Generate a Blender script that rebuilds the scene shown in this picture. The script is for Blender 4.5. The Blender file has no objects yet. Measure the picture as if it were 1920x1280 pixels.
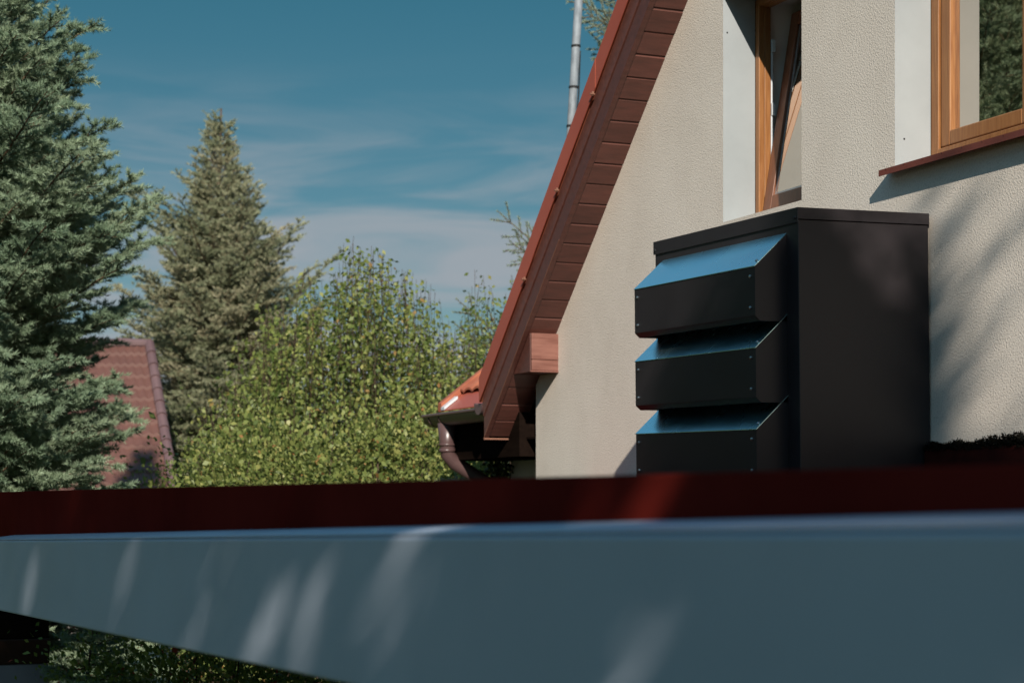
import bpy, math, random
import numpy as np
from mathutils import Vector, Matrix

random.seed(7)
rng = np.random.default_rng(7)
scene = bpy.context.scene
COL = scene.collection
R = math.radians

# ------------------------------------------------------------------ camera, world, sun
EYE = 2.6                      # eye height above the lawn; all z below are measured from the eye
FPX = 3500.0                   # focal length in pixels of the 1920 px wide photograph
YAW = 0.40252                  # angle between the gable wall (the Y axis) and the view
HOR = 950.0                    # row of the horizon
cam_d = bpy.data.cameras.new('camera')
cam = bpy.data.objects.new('camera', cam_d)
COL.objects.link(cam)
scene.camera = cam
cam_d.sensor_width = 36.0
cam_d.lens = FPX / 1920 * 36.0
cam_d.shift_y = (HOR - 640) / 1920
cam_d.clip_start = 0.05
cam_d.clip_end = 2000
cam.location = (0, 0, EYE)
cam.rotation_euler = (math.pi / 2, 0, -YAW)
cam_d.dof.use_dof = True
cam_d.dof.focus_distance = 7.4
cam_d.dof.aperture_fstop = 4.8

SUN = Vector((0.63, 1.68, -1.0)).normalized()      # the way the light travels
SUN_EL = math.asin(-SUN.z)
SUN_AZ = math.atan2(-SUN.x, -SUN.y)                # clockwise from +Y
sd = bpy.data.lights.new('sun', 'SUN')
sd.energy = 4.6
sd.angle = R(0.55)
sd.color = (1.0, 0.94, 0.84)
so = bpy.data.objects.new('sun', sd)
COL.objects.link(so)
so.rotation_euler = SUN.to_track_quat('-Z', 'Y').to_euler()
so.location = (-4, -12, 14)

scene.view_settings.view_transform = 'Standard'
scene.view_settings.look = 'None'
scene.view_settings.gamma = 1.0
scene.view_settings.exposure = 0.42
scene.render.engine = 'CYCLES'
scene.cycles.max_bounces = 8
scene.cycles.transparent_max_bounces = 12
scene.cycles.use_denoising = True

FW = np.array([math.sin(YAW), math.cos(YAW), 0.0])
RT = np.array([math.cos(YAW), -math.sin(YAW), 0.0])


def at(px, py, depth):
    """photo pixel + distance along the view -> point (z from the eye)"""
    p = FW * depth + RT * ((px - 960) / FPX * depth)
    return np.array([p[0], p[1], (HOR - py) / FPX * depth])


world = bpy.data.worlds.new('World')
scene.world = world
world.use_nodes = True
nt = world.node_tree
for n in list(nt.nodes):
    nt.nodes.remove(n)
N = nt.nodes.new
L = nt.links.new
wo = N('ShaderNodeOutputWorld')
bg = N('ShaderNodeBackground')
bg.inputs['Strength'].default_value = 0.065
sky = N('ShaderNodeTexSky')
sky.sky_type = 'NISHITA'
sky.sun_disc = False
sky.sun_elevation = SUN_EL
sky.sun_rotation = SUN_AZ
sky.air_density = 1.0
sky.dust_density = 0.3
sky.ozone_density = 2.5
tint = N('ShaderNodeMix'); tint.data_type = 'RGBA'; tint.blend_type = 'MULTIPLY'
tint.inputs['Factor'].default_value = 1.0
tint.inputs['B'].default_value = (0.62, 0.86, 0.84, 1)
L(sky.outputs[0], tint.inputs['A'])
tc = N('ShaderNodeTexCoord')
sep = N('ShaderNodeSeparateXYZ')
L(tc.outputs['Generated'], sep.inputs[0])
# deepen the blue with height
hgt = N('ShaderNodeMapRange')
hgt.inputs['From Min'].default_value = 0.0; hgt.inputs['From Max'].default_value = 0.27
hgt.inputs['To Min'].default_value = 1.0; hgt.inputs['To Max'].default_value = 0.0
L(sep.outputs['Z'], hgt.inputs['Value'])
deep = N('ShaderNodeMix'); deep.data_type = 'RGBA'
deep.inputs['A'].default_value = (0.32, 0.56, 0.53, 1)
deep.inputs['B'].default_value = (0.78, 0.60, 0.61, 1)
L(hgt.outputs[0], deep.inputs['Factor'])
mul2 = N('ShaderNodeMix'); mul2.data_type = 'RGBA'; mul2.blend_type = 'MULTIPLY'
mul2.inputs['Factor'].default_value = 1.0
up = N('ShaderNodeMapRange'); up.interpolation_type = 'SMOOTHSTEP'
up.inputs['From Min'].default_value = 0.28; up.inputs['From Max'].default_value = 0.62
L(sep.outputs['Z'], up.inputs['Value'])
high = N('ShaderNodeMix'); high.data_type = 'RGBA'
high.inputs['B'].default_value = (2.35, 2.5, 2.25, 1)
L(up.outputs[0], high.inputs['Factor']); L(deep.outputs['Result'], high.inputs['A'])
L(tint.outputs['Result'], mul2.inputs['A']); L(high.outputs['Result'], mul2.inputs['B'])
# thin streaky clouds
mp = N('ShaderNodeMapping')
mp.inputs['Scale'].default_value = (3.2, 3.2, 21.0)
mp.inputs['Rotation'].default_value = (R(2), R(-3), 0)
mp.inputs['Location'].default_value = (0.35, 0.1, 0.62)
L(tc.outputs['Generated'], mp.inputs[0])
no = N('ShaderNodeTexNoise')
no.inputs['Scale'].default_value = 1.9; no.inputs['Detail'].default_value = 6
no.inputs['Roughness'].default_value = 0.52; no.inputs['Distortion'].default_value = 0.8
L(mp.outputs[0], no.inputs['Vector'])
cr = N('ShaderNodeMapRange'); cr.interpolation_type = 'SMOOTHSTEP'
cr.inputs['From Min'].default_value = 0.34; cr.inputs['From Max'].default_value = 0.64
L(no.outputs['Fac'], cr.inputs['Value'])
band = N('ShaderNodeMapRange'); band.interpolation_type = 'SMOOTHSTEP'
band.inputs['From Min'].default_value = 0.24; band.inputs['From Max'].default_value = 0.13
L(sep.outputs['Z'], band.inputs['Value'])
cm = N('ShaderNodeMath'); cm.operation = 'MULTIPLY'
L(cr.outputs[0], cm.inputs[0]); L(band.outputs[0], cm.inputs[1])
cm2 = N('ShaderNodeMath'); cm2.operation = 'MULTIPLY'; cm2.inputs[1].default_value = 0.92
L(cm.outputs[0], cm2.inputs[0])
cl = N('ShaderNodeMix'); cl.data_type = 'RGBA'
cl.inputs['B'].default_value = (3.9, 4.3, 4.75, 1)
L(cm2.outputs[0], cl.inputs['Factor']); L(mul2.outputs['Result'], cl.inputs['A'])
L(cl.outputs['Result'], bg.inputs['Color'])
L(bg.outputs[0], wo.inputs['Surface'])


# ------------------------------------------------------------------ helpers
def tag(o, label=None, cat=None, group=None, kind=None):
    if label: o['label'] = label
    if cat: o['category'] = cat
    if group: o['group'] = group
    if kind: o['kind'] = kind
    return o


def thing(name, label, cat, loc, group=None):
    o = bpy.data.objects.new(name, None)
    o.empty_display_size = 0.2
    COL.objects.link(o)
    o.location = (loc[0], loc[1], loc[2] + EYE)
    return tag(o, label, cat, group)


def world_loc(o):
    p = Vector((0, 0, 0))
    while o is not None:
        p += o.location
        o = o.parent
    return p


def finish(name, me, mat, parent, smooth=False):
    o = bpy.data.objects.new(name, me)
    COL.objects.link(o)
    if parent is not None:
        o.parent = parent
    if mat is not None:
        me.materials.append(mat)
    if smooth:
        me.polygons.foreach_set('use_smooth', [True] * len(me.polygons))
    return o


class MB:
    """collects vertices and faces; z measured from the eye"""
    def __init__(s):
        s.v = []; s.f = []

    def poly(s, pts):
        b = len(s.v)
        s.v += [tuple(map(float, p)) for p in pts]
        s.f.append(tuple(range(b, b + len(pts))))

    def hexa(s, p):          # 8 points: bottom 4 (ccw), top 4
        b = len(s.v)
        s.v += [tuple(map(float, q)) for q in p]
        for q in ((3, 2, 1, 0), (4, 5, 6, 7), (0, 1, 5, 4), (1, 2, 6, 5), (2, 3, 7, 6), (3, 0, 4, 7)):
            s.f.append(tuple(b + i for i in q))

    def box(s, x0, x1, y0, y1, z0, z1):
        s.hexa([(x0, y0, z0), (x1, y0, z0), (x1, y1, z0), (x0, y1, z0),
                (x0, y0, z1), (x1, y0, z1), (x1, y1, z1), (x0, y1, z1)])

    def prism(s, prof, a0, a1, axis):
        """profile polygon extruded along axis 0/1"""
        def mk(u, w, a):
            return (a, u, w) if axis == 0 else (u, a, w)
        n = len(prof); b = len(s.v)
        s.v += [mk(u, w, a0) for u, w in prof] + [mk(u, w, a1) for u, w in prof]
        s.f.append(tuple(b + i for i in range(n)))
        s.f.append(tuple(b + n + i for i in reversed(range(n))))
        for i in range(n):
            j = (i + 1) % n
            s.f.append((b + j, b + i, b + n + i, b + n + j))

    def tube(s, pts, rad, seg=10, caps=True):
        pts = [Vector(p) for p in pts]
        rads = rad if isinstance(rad, (list, tuple)) else [rad] * len(pts)
        rings = []
        up = Vector((0.31, 0.12, 0.94))
        for i, p in enumerate(pts):
            d = (pts[min(i + 1, len(pts) - 1)] - pts[max(i - 1, 0)]).normalized()
            a = d.cross(up)
            if a.length < 1e-3: a = d.cross(Vector((1, 0, 0)))
            a.normalize(); c = d.cross(a)
            b = len(s.v)
            for k in range(seg):
                t = 2 * math.pi * k / seg
                s.v.append(tuple(p + (a * math.cos(t) + c * math.sin(t)) * rads[i]))
            rings.append(b)
        for i in range(len(pts) - 1):
            for k in range(seg):
                k2 = (k + 1) % seg
                s.f.append((rings[i] + k, rings[i] + k2, rings[i + 1] + k2, rings[i + 1] + k))
        if caps:
            s.f.append(tuple(rings[0] + k for k in reversed(range(seg))))
            s.f.append(tuple(rings[-1] + k for k in range(seg)))

    def build(s, name, mat, parent=None, bevel=0.0, smooth=False, xf=None, loc=None):
        me = bpy.data.meshes.new(name)
        off = world_loc(parent) if parent is not None else Vector((0, 0, 0))
        if parent is None and loc is not None:
            off = Vector((loc[0], loc[1], loc[2] + EYE))
        vs = []
        for v in s.v:
            p = Vector(v)
            if xf is not None: p = xf @ p
            vs.append((p.x - off.x, p.y - off.y, p.z + EYE - off.z))
        me.from_pydata(vs, [], s.f)
        me.update()
        import bmesh
        bm = bmesh.new(); bm.from_mesh(me)
        bmesh.ops.recalc_face_normals(bm, faces=bm.faces)
        bm.to_mesh(me); bm.free()
        o = finish(name, me, mat, parent, smooth)
        if parent is None and loc is not None:
            o.location = off
        if bevel > 0:
            m = o.modifiers.new('bevel', 'BEVEL'); m.width = bevel; m.segments = 2
            m.limit_method = 'ANGLE'; m.angle_limit = R(35)
        return o


def np_mesh(name, V, F, mat, parent=None, tint=None, smooth=False):
    """V (n,3), F (m,k) arrays -> object; z from the eye"""
    V = np.asarray(V, dtype=np.float32).copy()
    off = world_loc(parent) if parent is not None else Vector((0, 0, 0))
    V[:, 2] += EYE
    V -= np.array(off, dtype=np.float32)
    F = np.asarray(F, dtype=np.int32)
    m, k = F.shape
    me = bpy.data.meshes.new(name)
    me.vertices.add(len(V)); me.vertices.foreach_set('co', V.ravel())
    me.loops.add(m * k); me.loops.foreach_set('vertex_index', F.ravel())
    me.polygons.add(m)
    me.polygons.foreach_set('loop_start', np.arange(0, m * k, k, dtype=np.int32))
    if tint is not None:
        a = me.attributes.new('tint', 'FLOAT', 'POINT')
        a.data.foreach_set('value', np.asarray(tint, dtype=np.float32))
    me.update(calc_edges=True)
    return finish(name, me, mat, parent, smooth)


# ------------------------------------------------------------------ materials
def mat_new(name):
    m = bpy.data.materials.new(name); m.use_nodes = True
    t = m.node_tree
    b = t.nodes['Principled BSDF']
    return m, t, b


def noise(t, scale, detail=4, rough=0.55, vec=None, stretch=None):
    tcn = t.nodes.new('ShaderNodeTexCoord')
    src = tcn.outputs['Object']
    if stretch:
        mpn = t.nodes.new('ShaderNodeMapping'); mpn.inputs['Scale'].default_value = stretch
        t.links.new(src, mpn.inputs[0]); src = mpn.outputs[0]
    n = t.nodes.new('ShaderNodeTexNoise')
    n.inputs['Scale'].default_value = scale; n.inputs['Detail'].default_value = detail
    n.inputs['Roughness'].default_value = rough
    t.links.new(src, n.inputs['Vector'])
    return n


def ramp(t, fac, stops):
    r = t.nodes.new('ShaderNodeValToRGB')
    e = r.color_ramp.elements
    while len(e) < len(stops): e.new(0.5)
    for i, (p, c) in enumerate(stops):
        e[i].position = p; e[i].color = (*c, 1)
    t.links.new(fac, r.inputs[0])
    return r


def bump(t, b, fac, strength, dist):
    n = t.nodes.new('ShaderNodeBump')
    n.inputs['Strength'].default_value = strength; n.inputs['Distance'].default_value = dist
    t.links.new(fac, n.inputs['Height'])
    t.links.new(n.outputs[0], b.inputs['Normal'])
    return n


def simple(name, c0, c1, scale=6, rough=0.5, spec=0.4, stretch=None, bstr=0.0, bdist=0.002, bscale=60, metal=0.0, coat=0.0, pos=(0.35, 0.68)):
    m, t, b = mat_new(name)
    n = noise(t, scale, 5, 0.6, stretch=stretch)
    r = ramp(t, n.outputs['Fac'], [(pos[0], c0), (pos[1], c1)])
    t.links.new(r.outputs[0], b.inputs['Base Color'])
    b.inputs['Roughness'].default_value = rough
    b.inputs['Specular IOR Level'].default_value = spec
    b.inputs['Metallic'].default_value = metal
    b.inputs['Coat Weight'].default_value = coat
    b.inputs['Coat Roughness'].default_value = 0.15
    rr = t.nodes.new('ShaderNodeMapRange')
    rr.inputs['To Min'].default_value = max(0.02, rough - 0.07); rr.inputs['To Max'].default_value = rough + 0.07
    t.links.new(n.outputs['Fac'], rr.inputs['Value']); t.links.new(rr.outputs[0], b.inputs['Roughness'])
    if bstr > 0:
        n2 = noise(t, bscale, 4, 0.6, stretch=stretch)
        bump(t, b, n2.outputs['Fac'], bstr, bdist)
    return m


def plaster(name, c0, c1):
    m, t, b = mat_new(name)
    big = noise(t, 1.3, 5, 0.6)
    fine = noise(t, 128, 3, 0.62)
    r = ramp(t, big.outputs['Fac'], [(0.3, c0), (0.7, c1)])
    r2 = ramp(t, fine.outputs['Fac'], [(0.30, (0.72, 0.70, 0.68)), (0.52, (1, 1, 1))])
    mx = t.nodes.new('ShaderNodeMix'); mx.data_type = 'RGBA'; mx.blend_type = 'MULTIPLY'
    mx.inputs['Factor'].default_value = 0.8
    t.links.new(r.outputs[0], mx.inputs['A']); t.links.new(r2.outputs[0], mx.inputs['B'])
    st = noise(t, 1.0, 6, 0.62, stretch=(2.5, 2.5, 1.6))
    r3 = ramp(t, st.outputs['Fac'], [(0.34, (0.80, 0.78, 0.75)), (0.52, (1, 1, 1))])
    mx2 = t.nodes.new('ShaderNodeMix'); mx2.data_type = 'RGBA'; mx2.blend_type = 'MULTIPLY'
    mx2.inputs['Factor'].default_value = 0.22
    t.links.new(mx.outputs['Result'], mx2.inputs['A']); t.links.new(r3.outputs[0], mx2.inputs['B'])
    t.links.new(mx2.outputs['Result'], b.inputs['Base Color'])
    b.inputs['Roughness'].default_value = 0.92
    b.inputs['Specular IOR Level'].default_value = 0.15
    bump(t, b, fine.outputs['Fac'], 0.75, 0.0042)
    return m


def leaf_mat(name, stops, trans=0.35, rough=0.5, nscale=0.9):
    """stops: colours along the per-leaf tint 0..1"""
    m, t, b = mat_new(name)
    at_ = t.nodes.new('ShaderNodeAttribute'); at_.attribute_name = 'tint'
    r = ramp(t, at_.outputs['Fac'], stops)
    t.links.new(r.outputs[0], b.inputs['Base Color'])
    b.inputs['Roughness'].default_value = rough
    b.inputs['Specular IOR Level'].default_value = 0.3
    tr = t.nodes.new('ShaderNodeBsdfTranslucent')
    t.links.new(r.outputs[0], tr.inputs['Color'])
    mx = t.nodes.new('ShaderNodeMixShader'); mx.inputs[0].default_value = trans
    out = t.nodes['Material Output']
    t.links.new(b.outputs[0], mx.inputs[1]); t.links.new(tr.outputs[0], mx.inputs[2])
    t.links.new(mx.outputs[0], out.inputs['Surface'])
    return m


M = {}
M['plaster'] = plaster('beige roughcast plaster', (0.66, 0.575, 0.495), (0.73, 0.645, 0.56))
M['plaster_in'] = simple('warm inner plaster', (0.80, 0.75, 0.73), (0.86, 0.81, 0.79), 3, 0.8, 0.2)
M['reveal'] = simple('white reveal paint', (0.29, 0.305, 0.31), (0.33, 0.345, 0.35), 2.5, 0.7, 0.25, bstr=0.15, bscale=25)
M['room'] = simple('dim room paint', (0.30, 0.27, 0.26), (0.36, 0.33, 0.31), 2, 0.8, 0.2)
M['honey'] = simple('honey brown window wood', (0.22, 0.085, 0.027), (0.32, 0.14, 0.047), 7, 0.38, 0.45, stretch=(16, 16, 1.0), bstr=0.12)
M['honey_shaded'] = simple('shade tone window wood', (0.15, 0.055, 0.028), (0.21, 0.08, 0.038), 5, 0.4, 0.45, stretch=(14, 14, 1.2))  # darker copy of the honey wood, shade on the tilted sash painted in
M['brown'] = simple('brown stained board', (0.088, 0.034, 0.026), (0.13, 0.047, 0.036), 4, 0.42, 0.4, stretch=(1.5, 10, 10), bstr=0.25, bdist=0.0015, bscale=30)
def island_vary(m, lo, hi):
    t = m.node_tree; b = t.nodes['Principled BSDF']
    src = b.inputs['Base Color'].links[0].from_socket
    ge = t.nodes.new('ShaderNodeNewGeometry')
    mr = t.nodes.new('ShaderNodeMapRange')
    mr.inputs['To Min'].default_value = lo; mr.inputs['To Max'].default_value = hi
    t.links.new(ge.outputs['Random Per Island'], mr.inputs['Value'])
    x = t.nodes.new('ShaderNodeMix'); x.data_type = 'RGBA'; x.blend_type = 'MULTIPLY'; x.inputs['Factor'].default_value = 1.0
    t.links.new(src, x.inputs['A']); t.links.new(mr.outputs[0], x.inputs['B'])
    t.links.new(x.outputs['Result'], b.inputs['Base Color'])


island_vary(M['brown'], 0.78, 1.18)
M['brown_lit'] = simple('lit tone brown board', (0.15, 0.058, 0.042), (0.23, 0.10, 0.075), 4, 0.6, 0.3, stretch=(1.5, 6, 14), bstr=0.3, bdist=0.0015, bscale=25)  # lit copy of the brown board, sunlight on the end face painted in
M['edge_wood'] = simple('pale worn edge', (0.17, 0.075, 0.05), (0.25, 0.12, 0.08), 8, 0.7, 0.2)
M['verge'] = simple('red coated verge sheet', (0.33, 0.072, 0.042), (0.38, 0.088, 0.052), 2, 0.4, 0.3)
M['redtrim'] = simple('shade darkened red trim', (0.10, 0.010, 0.007), (0.14, 0.015, 0.010), 2, 0.6, 0.0)  # darker copy of the verge red, the fascia's shade is in the colour
M['shaded_red'] = simple('shade darkened red sheet', (0.03, 0.006, 0.005), (0.06, 0.012, 0.009), 6, 0.7, 0.05)  # red sheet darkened, shade at the wall foot put into its colour
M['sill'] = simple('brown red sill sheet', (0.13, 0.038, 0.028), (0.18, 0.052, 0.038), 5, 0.45, 0.3)
M['tile'] = simple('terracotta tile', (0.30, 0.085, 0.045), (0.42, 0.135, 0.07), 7, 0.6, 0.3, bstr=0.2)
M['gutter'] = simple('mauve brown gutter', (0.085, 0.048, 0.046), (0.115, 0.066, 0.062), 3, 0.35, 0.5)
M['satin'] = simple('anthracite powder coat', (0.021, 0.0168, 0.0188), (0.025, 0.0208, 0.0228), 3, 0.36, 0.33, bstr=0.06, bscale=350, bdist=0.0006)
M['steel'] = simple('sky tinted glossy sheet', (0.62, 0.94, 0.98), (0.66, 0.98, 1.0), 3, 0.27, 0.5, metal=1.0)  # pale cyan base paints extra sky reflection into the hood tops
M['screw'] = simple('zinc screw', (0.5, 0.55, 0.58), (0.6, 0.65, 0.68), 8, 0.3, 0.5, metal=1.0)
M['zinc'] = simple('galvanised tube', (0.16, 0.175, 0.19), (0.26, 0.28, 0.30), 12, 0.65, 0.3, metal=0.1, stretch=(3, 3, 1))
M['beam'] = simple('grey painted steel', (0.36, 0.40, 0.475), (0.40, 0.44, 0.515), 2.0, 0.36, 0.5)
M['black'] = simple('black rubber', (0.012, 0.012, 0.013), (0.02, 0.02, 0.02), 8, 0.6, 0.3)
M['white_pl'] = simple('white hardware', (0.55, 0.57, 0.6), (0.62, 0.64, 0.66), 5, 0.35, 0.5)
M['spacer'] = simple('aluminium spacer', (0.4, 0.42, 0.44), (0.5, 0.52, 0.54), 40, 0.35, 0.5, metal=0.8)
M['slat'] = simple('pale blind slat', (0.5, 0.47, 0.42), (0.56, 0.53, 0.48), 5, 0.5, 0.4)
M['bark'] = simple('bark', (0.06, 0.038, 0.028), (0.12, 0.08, 0.058), 14, 0.9, 0.1, stretch=(1, 1, 0.3), bstr=0.6, bdist=0.01, bscale=25)
M['twig'] = simple('brown twig', (0.07, 0.04, 0.025), (0.15, 0.085, 0.05), 12, 0.8, 0.15)
M['neigh'] = simple('mauve brown metal tiles', (0.115, 0.052, 0.041), (0.15, 0.068, 0.053), 1.6, 0.55, 0.35)
M['neigh_cap'] = simple('hip cap', (0.12, 0.07, 0.072), (0.15, 0.09, 0.09), 2, 0.5, 0.35)
M['neigh_wall'] = simple('pale neighbour render', (0.45, 0.42, 0.37), (0.52, 0.48, 0.43), 1.5, 0.9, 0.2)
M['pillar'] = simple('grey pillar render', (0.15, 0.145, 0.17), (0.2, 0.195, 0.22), 3, 0.85, 0.2, bstr=0.3, bscale=50)
M['shaded_wood'] = simple('shade darkened beam wood', (0.008, 0.005, 0.004), (0.013, 0.008, 0.006), 4, 0.8, 0.0, stretch=(8, 1, 8))  # near black base colour carries the shade under the overhang
M['capwood'] = simple('old brown cap wood', (0.03, 0.014, 0.009), (0.05, 0.022, 0.014), 4, 0.8, 0.1)
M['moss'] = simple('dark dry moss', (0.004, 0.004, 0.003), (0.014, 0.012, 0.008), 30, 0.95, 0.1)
M['lawn'] = simple('lawn', (0.035, 0.06, 0.015), (0.075, 0.095, 0.03), 3, 0.95, 0.1, bstr=0.8, bdist=0.03, bscale=40)
M['blue_needle'] = leaf_mat('blue spruce needle', [(0.0, (0.13, 0.095, 0.05)), (0.10, (0.08, 0.115, 0.06)), (0.5, (0.19, 0.265, 0.165)), (1.0, (0.29, 0.355, 0.225))], 0.18, 0.55)
M['olive_needle'] = leaf_mat('olive spruce needle', [(0.0, (0.12, 0.14, 0.07)), (0.55, (0.285, 0.295, 0.175)), (1.0, (0.37, 0.33, 0.21))], 0.18, 0.6)
M['leaf'] = leaf_mat('yellow green leaf', [(0.0, (0.075, 0.115, 0.025)), (0.45, (0.205, 0.245, 0.065)), (0.85, (0.335, 0.335, 0.10)), (1.0, (0.33, 0.20, 0.07))], 0.38, 0.45)
M['hedge_leaf'] = leaf_mat('hedge leaf', [(0.0, (0.08, 0.12, 0.03)), (0.6, (0.225, 0.26, 0.075)), (0.93, (0.355, 0.34, 0.11)), (0.96, (0.34, 0.18, 0.06)), (1.0, (0.36, 0.15, 0.06))], 0.35, 0.45)
M['dark_leaf'] = leaf_mat('small hedge leaf', [(0.0, (0.07, 0.12, 0.025)), (0.7, (0.21, 0.27, 0.055)), (0.95, (0.32, 0.35, 0.09)), (0.97, (0.34, 0.05, 0.03)), (1.0, (0.36, 0.05, 0.03))], 0.35, 0.4)
M['ivy'] = leaf_mat('ivy leaf', [(0.0, (0.02, 0.03, 0.01)), (1.0, (0.05, 0.07, 0.02))], 0.2, 0.5)

g, t, b = mat_new('window glass')
gl = t.nodes.new('ShaderNodeBsdfGlossy'); gl.inputs['Roughness'].default_value = 0.01
gl.inputs['Color'].default_value = (1.0, 0.91, 0.80, 1)
tp = t.nodes.new('ShaderNodeBsdfTransparent'); tp.inputs['Color'].default_value = (0.88, 0.92, 0.9, 1)
lw = t.nodes.new('ShaderNodeLayerWeight'); lw.inputs['Blend'].default_value = 0.90
mx = t.nodes.new('ShaderNodeMixShader')
t.links.new(lw.outputs['Fresnel'], mx.inputs[0]); t.links.new(tp.outputs[0], mx.inputs[1]); t.links.new(gl.outputs[0], mx.inputs[2])
t.links.new(mx.outputs[0], t.nodes['Material Output'].inputs['Surface'])
M['glass'] = g

# ------------------------------------------------------------------ ground
lawn = MB()
lawn.poly([(-400, -400, -EYE), (400, -400, -EYE), (400, 600, -EYE), (-400, 600, -EYE)])
tag(lawn.build('lawn', M['lawn']), kind='structure')

# ------------------------------------------------------------------ house
XW = 4.41            # outer face of the gable wall
XF = 4.585           # outer face of the window frames
XI = 4.86            # inner face of the gable wall
YFAR = 10.0          # far corner of the wall
YN = 0.2             # near corner
YE = 10.31           # far eave end of the verge
SL = 0.961


def verge_z(y):
    yr = 5.1
    return 0.414 + SL * (YE - y) if y >= yr else 0.414 + SL * (YE - yr) - SL * (yr - y)


YR = 5.1
house = thing('house', 'beige roughcast house with steep red and brown gable verge and honey brown windows', 'house', (XW, 7.0, -EYE))
W1 = (7.09, 7.79, 1.355, 2.43)       # window openings: y0, y1, z0, z1
W2 = (5.0, 6.38, 1.385, 2.45)

w = MB()


def strip(y0, y1, zb, zt=None):
    """piece of outer wall between y0<y1; top follows the verge when zt is None"""
    if zt is None:
        if y0 < YR < y1:
            strip(y0, YR, zb); strip(YR, y1, zb); return
        w.poly([(XW, y0, zb), (XW, y1, zb), (XW, y1, verge_z(y1) + .02), (XW, y0, verge_z(y0) + .02)])
    else:
        w.poly([(XW, y0, zb), (XW, y1, zb), (XW, y1, zt), (XW, y0, zt)])


strip(W1[1], YFAR, -EYE)
strip(W1[0], W1[1], -EYE, W1[2]); strip(W1[0], W1[1], W1[3])
strip(W2[1], W1[0], -EYE)
strip(W2[0], W2[1], -EYE, W2[2]); strip(W2[0], W2[1], W2[3])
strip(YN, W2[0], -EYE)
w.poly([(XW, YFAR, -EYE), (11, YFAR, -EYE), (11, YFAR, verge_z(YFAR) + .02), (XW, YFAR, verge_z(YFAR) + .02)])
w.poly([(XW, YN, -EYE), (11, YN, -EYE), (11, YN, verge_z(YN) + .02), (XW, YN, verge_z(YN) + .02)])
w.poly([(11, YFAR, -EYE), (11, YN, -EYE), (11, YN, verge_z(YN)), (11, YR, verge_z(YR)), (11, YFAR, verge_z(YFAR))])
w.build('wall', M['plaster'], house)

# reveals outside the frames (white) and inside (warm)
rm = MB()
for (y0, y1, z0, z1) in (W1, W2):
    rv = MB(); ri = MB()
    rv.poly([(XW, y1, z0), (XF, y1, z0), (XF, y1, z1), (XW, y1, z1)])
    rv.poly([(XW, y0, z0), (XF, y0, z0), (XF, y0, z1), (XW, y0, z1)])
    rv.poly([(XW, y0, z1), (XF, y0, z1), (XF, y1, z1), (XW, y1, z1)])
    rv.poly([(XW, y0, z0), (XF, y0, z0), (XF, y1, z0), (XW, y1, z0)])
    e = 0.0
    for (yy) in (y0 + e, y1 - e):
        ri.poly([(XF + .005, yy, z0), (XI, yy, z0), (XI, yy, z1), (XF + .005, yy, z1)])
    for zz in (z0, z1):
        ri.poly([(XF + .005, y0, zz), (XI, y0, zz), (XI, y1, zz), (XF + .005, y1, zz)])
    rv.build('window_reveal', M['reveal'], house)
    ri.build('inner_reveal', M['plaster_in'], house)


def ring(mb, x, yA, yB, zA, zB, holes):
    """plane x=const with window holes, holes in rising y"""
    y = yA
    for (y0, y1, z0, z1) in holes:
        mb.poly([(x, y, zA), (x, y0, zA), (x, y0, zB), (x, y, zB)])
        mb.poly([(x, y0, zA), (x, y1, zA), (x, y1, z0), (x, y0, z0)])
        mb.poly([(x, y0, z1), (x, y1, z1), (x, y1, zB), (x, y0, zB)])
        y = y1
    mb.poly([(x, y, zA), (x, yB, zA), (x, yB, zB), (x, y, zB)])


ring(rm, XI, 3.0, 8.3, 0.4, 2.75, [W2, W1])
rm.poly([(8.5, 3.0, 0.4), (8.5, 8.3, 0.4), (8.5, 8.3, 2.75), (8.5, 3.0, 2.75)])
rm.poly([(XI, 3.0, 0.4), (8.5, 3.0, 0.4), (8.5, 3.0, 2.75), (XI, 3.0, 2.75)])
rm.poly([(XI, 8.3, 0.4), (8.5, 8.3, 0.4), (8.5, 8.3, 2.75), (XI, 8.3, 2.75)])
rm.poly([(XI, 3.0, 0.4), (8.5, 3.0, 0.4), (8.5, 8.3, 0.4), (XI, 8.3, 0.4)])
rm.poly([(XI, 3.0, 2.75), (8.5, 3.0, 2.75), (8.5, 8.3, 2.75), (XI, 8.3, 2.75)])
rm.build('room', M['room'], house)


def frame_ring(mb, x0, x1, y0, y1, z0, z1, wd, xf=None):
    mb.box(x0, x1, y0, y0 + wd, z0, z1)
    mb.box(x0, x1, y1 - wd, y1, z0, z1)
    mb.box(x0, x1, y0 + wd, y1 - wd, z0, z0 + wd)
    mb.box(x0, x1, y0 + wd, y1 - wd, z1 - wd, z1)


def empty_part(name, parent, loc):
    o = bpy.data.objects.new(name, None); COL.objects.link(o); o.parent = parent
    o.location = Vector((loc[0], loc[1], loc[2] + EYE)) - world_loc(parent)
    return o


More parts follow.
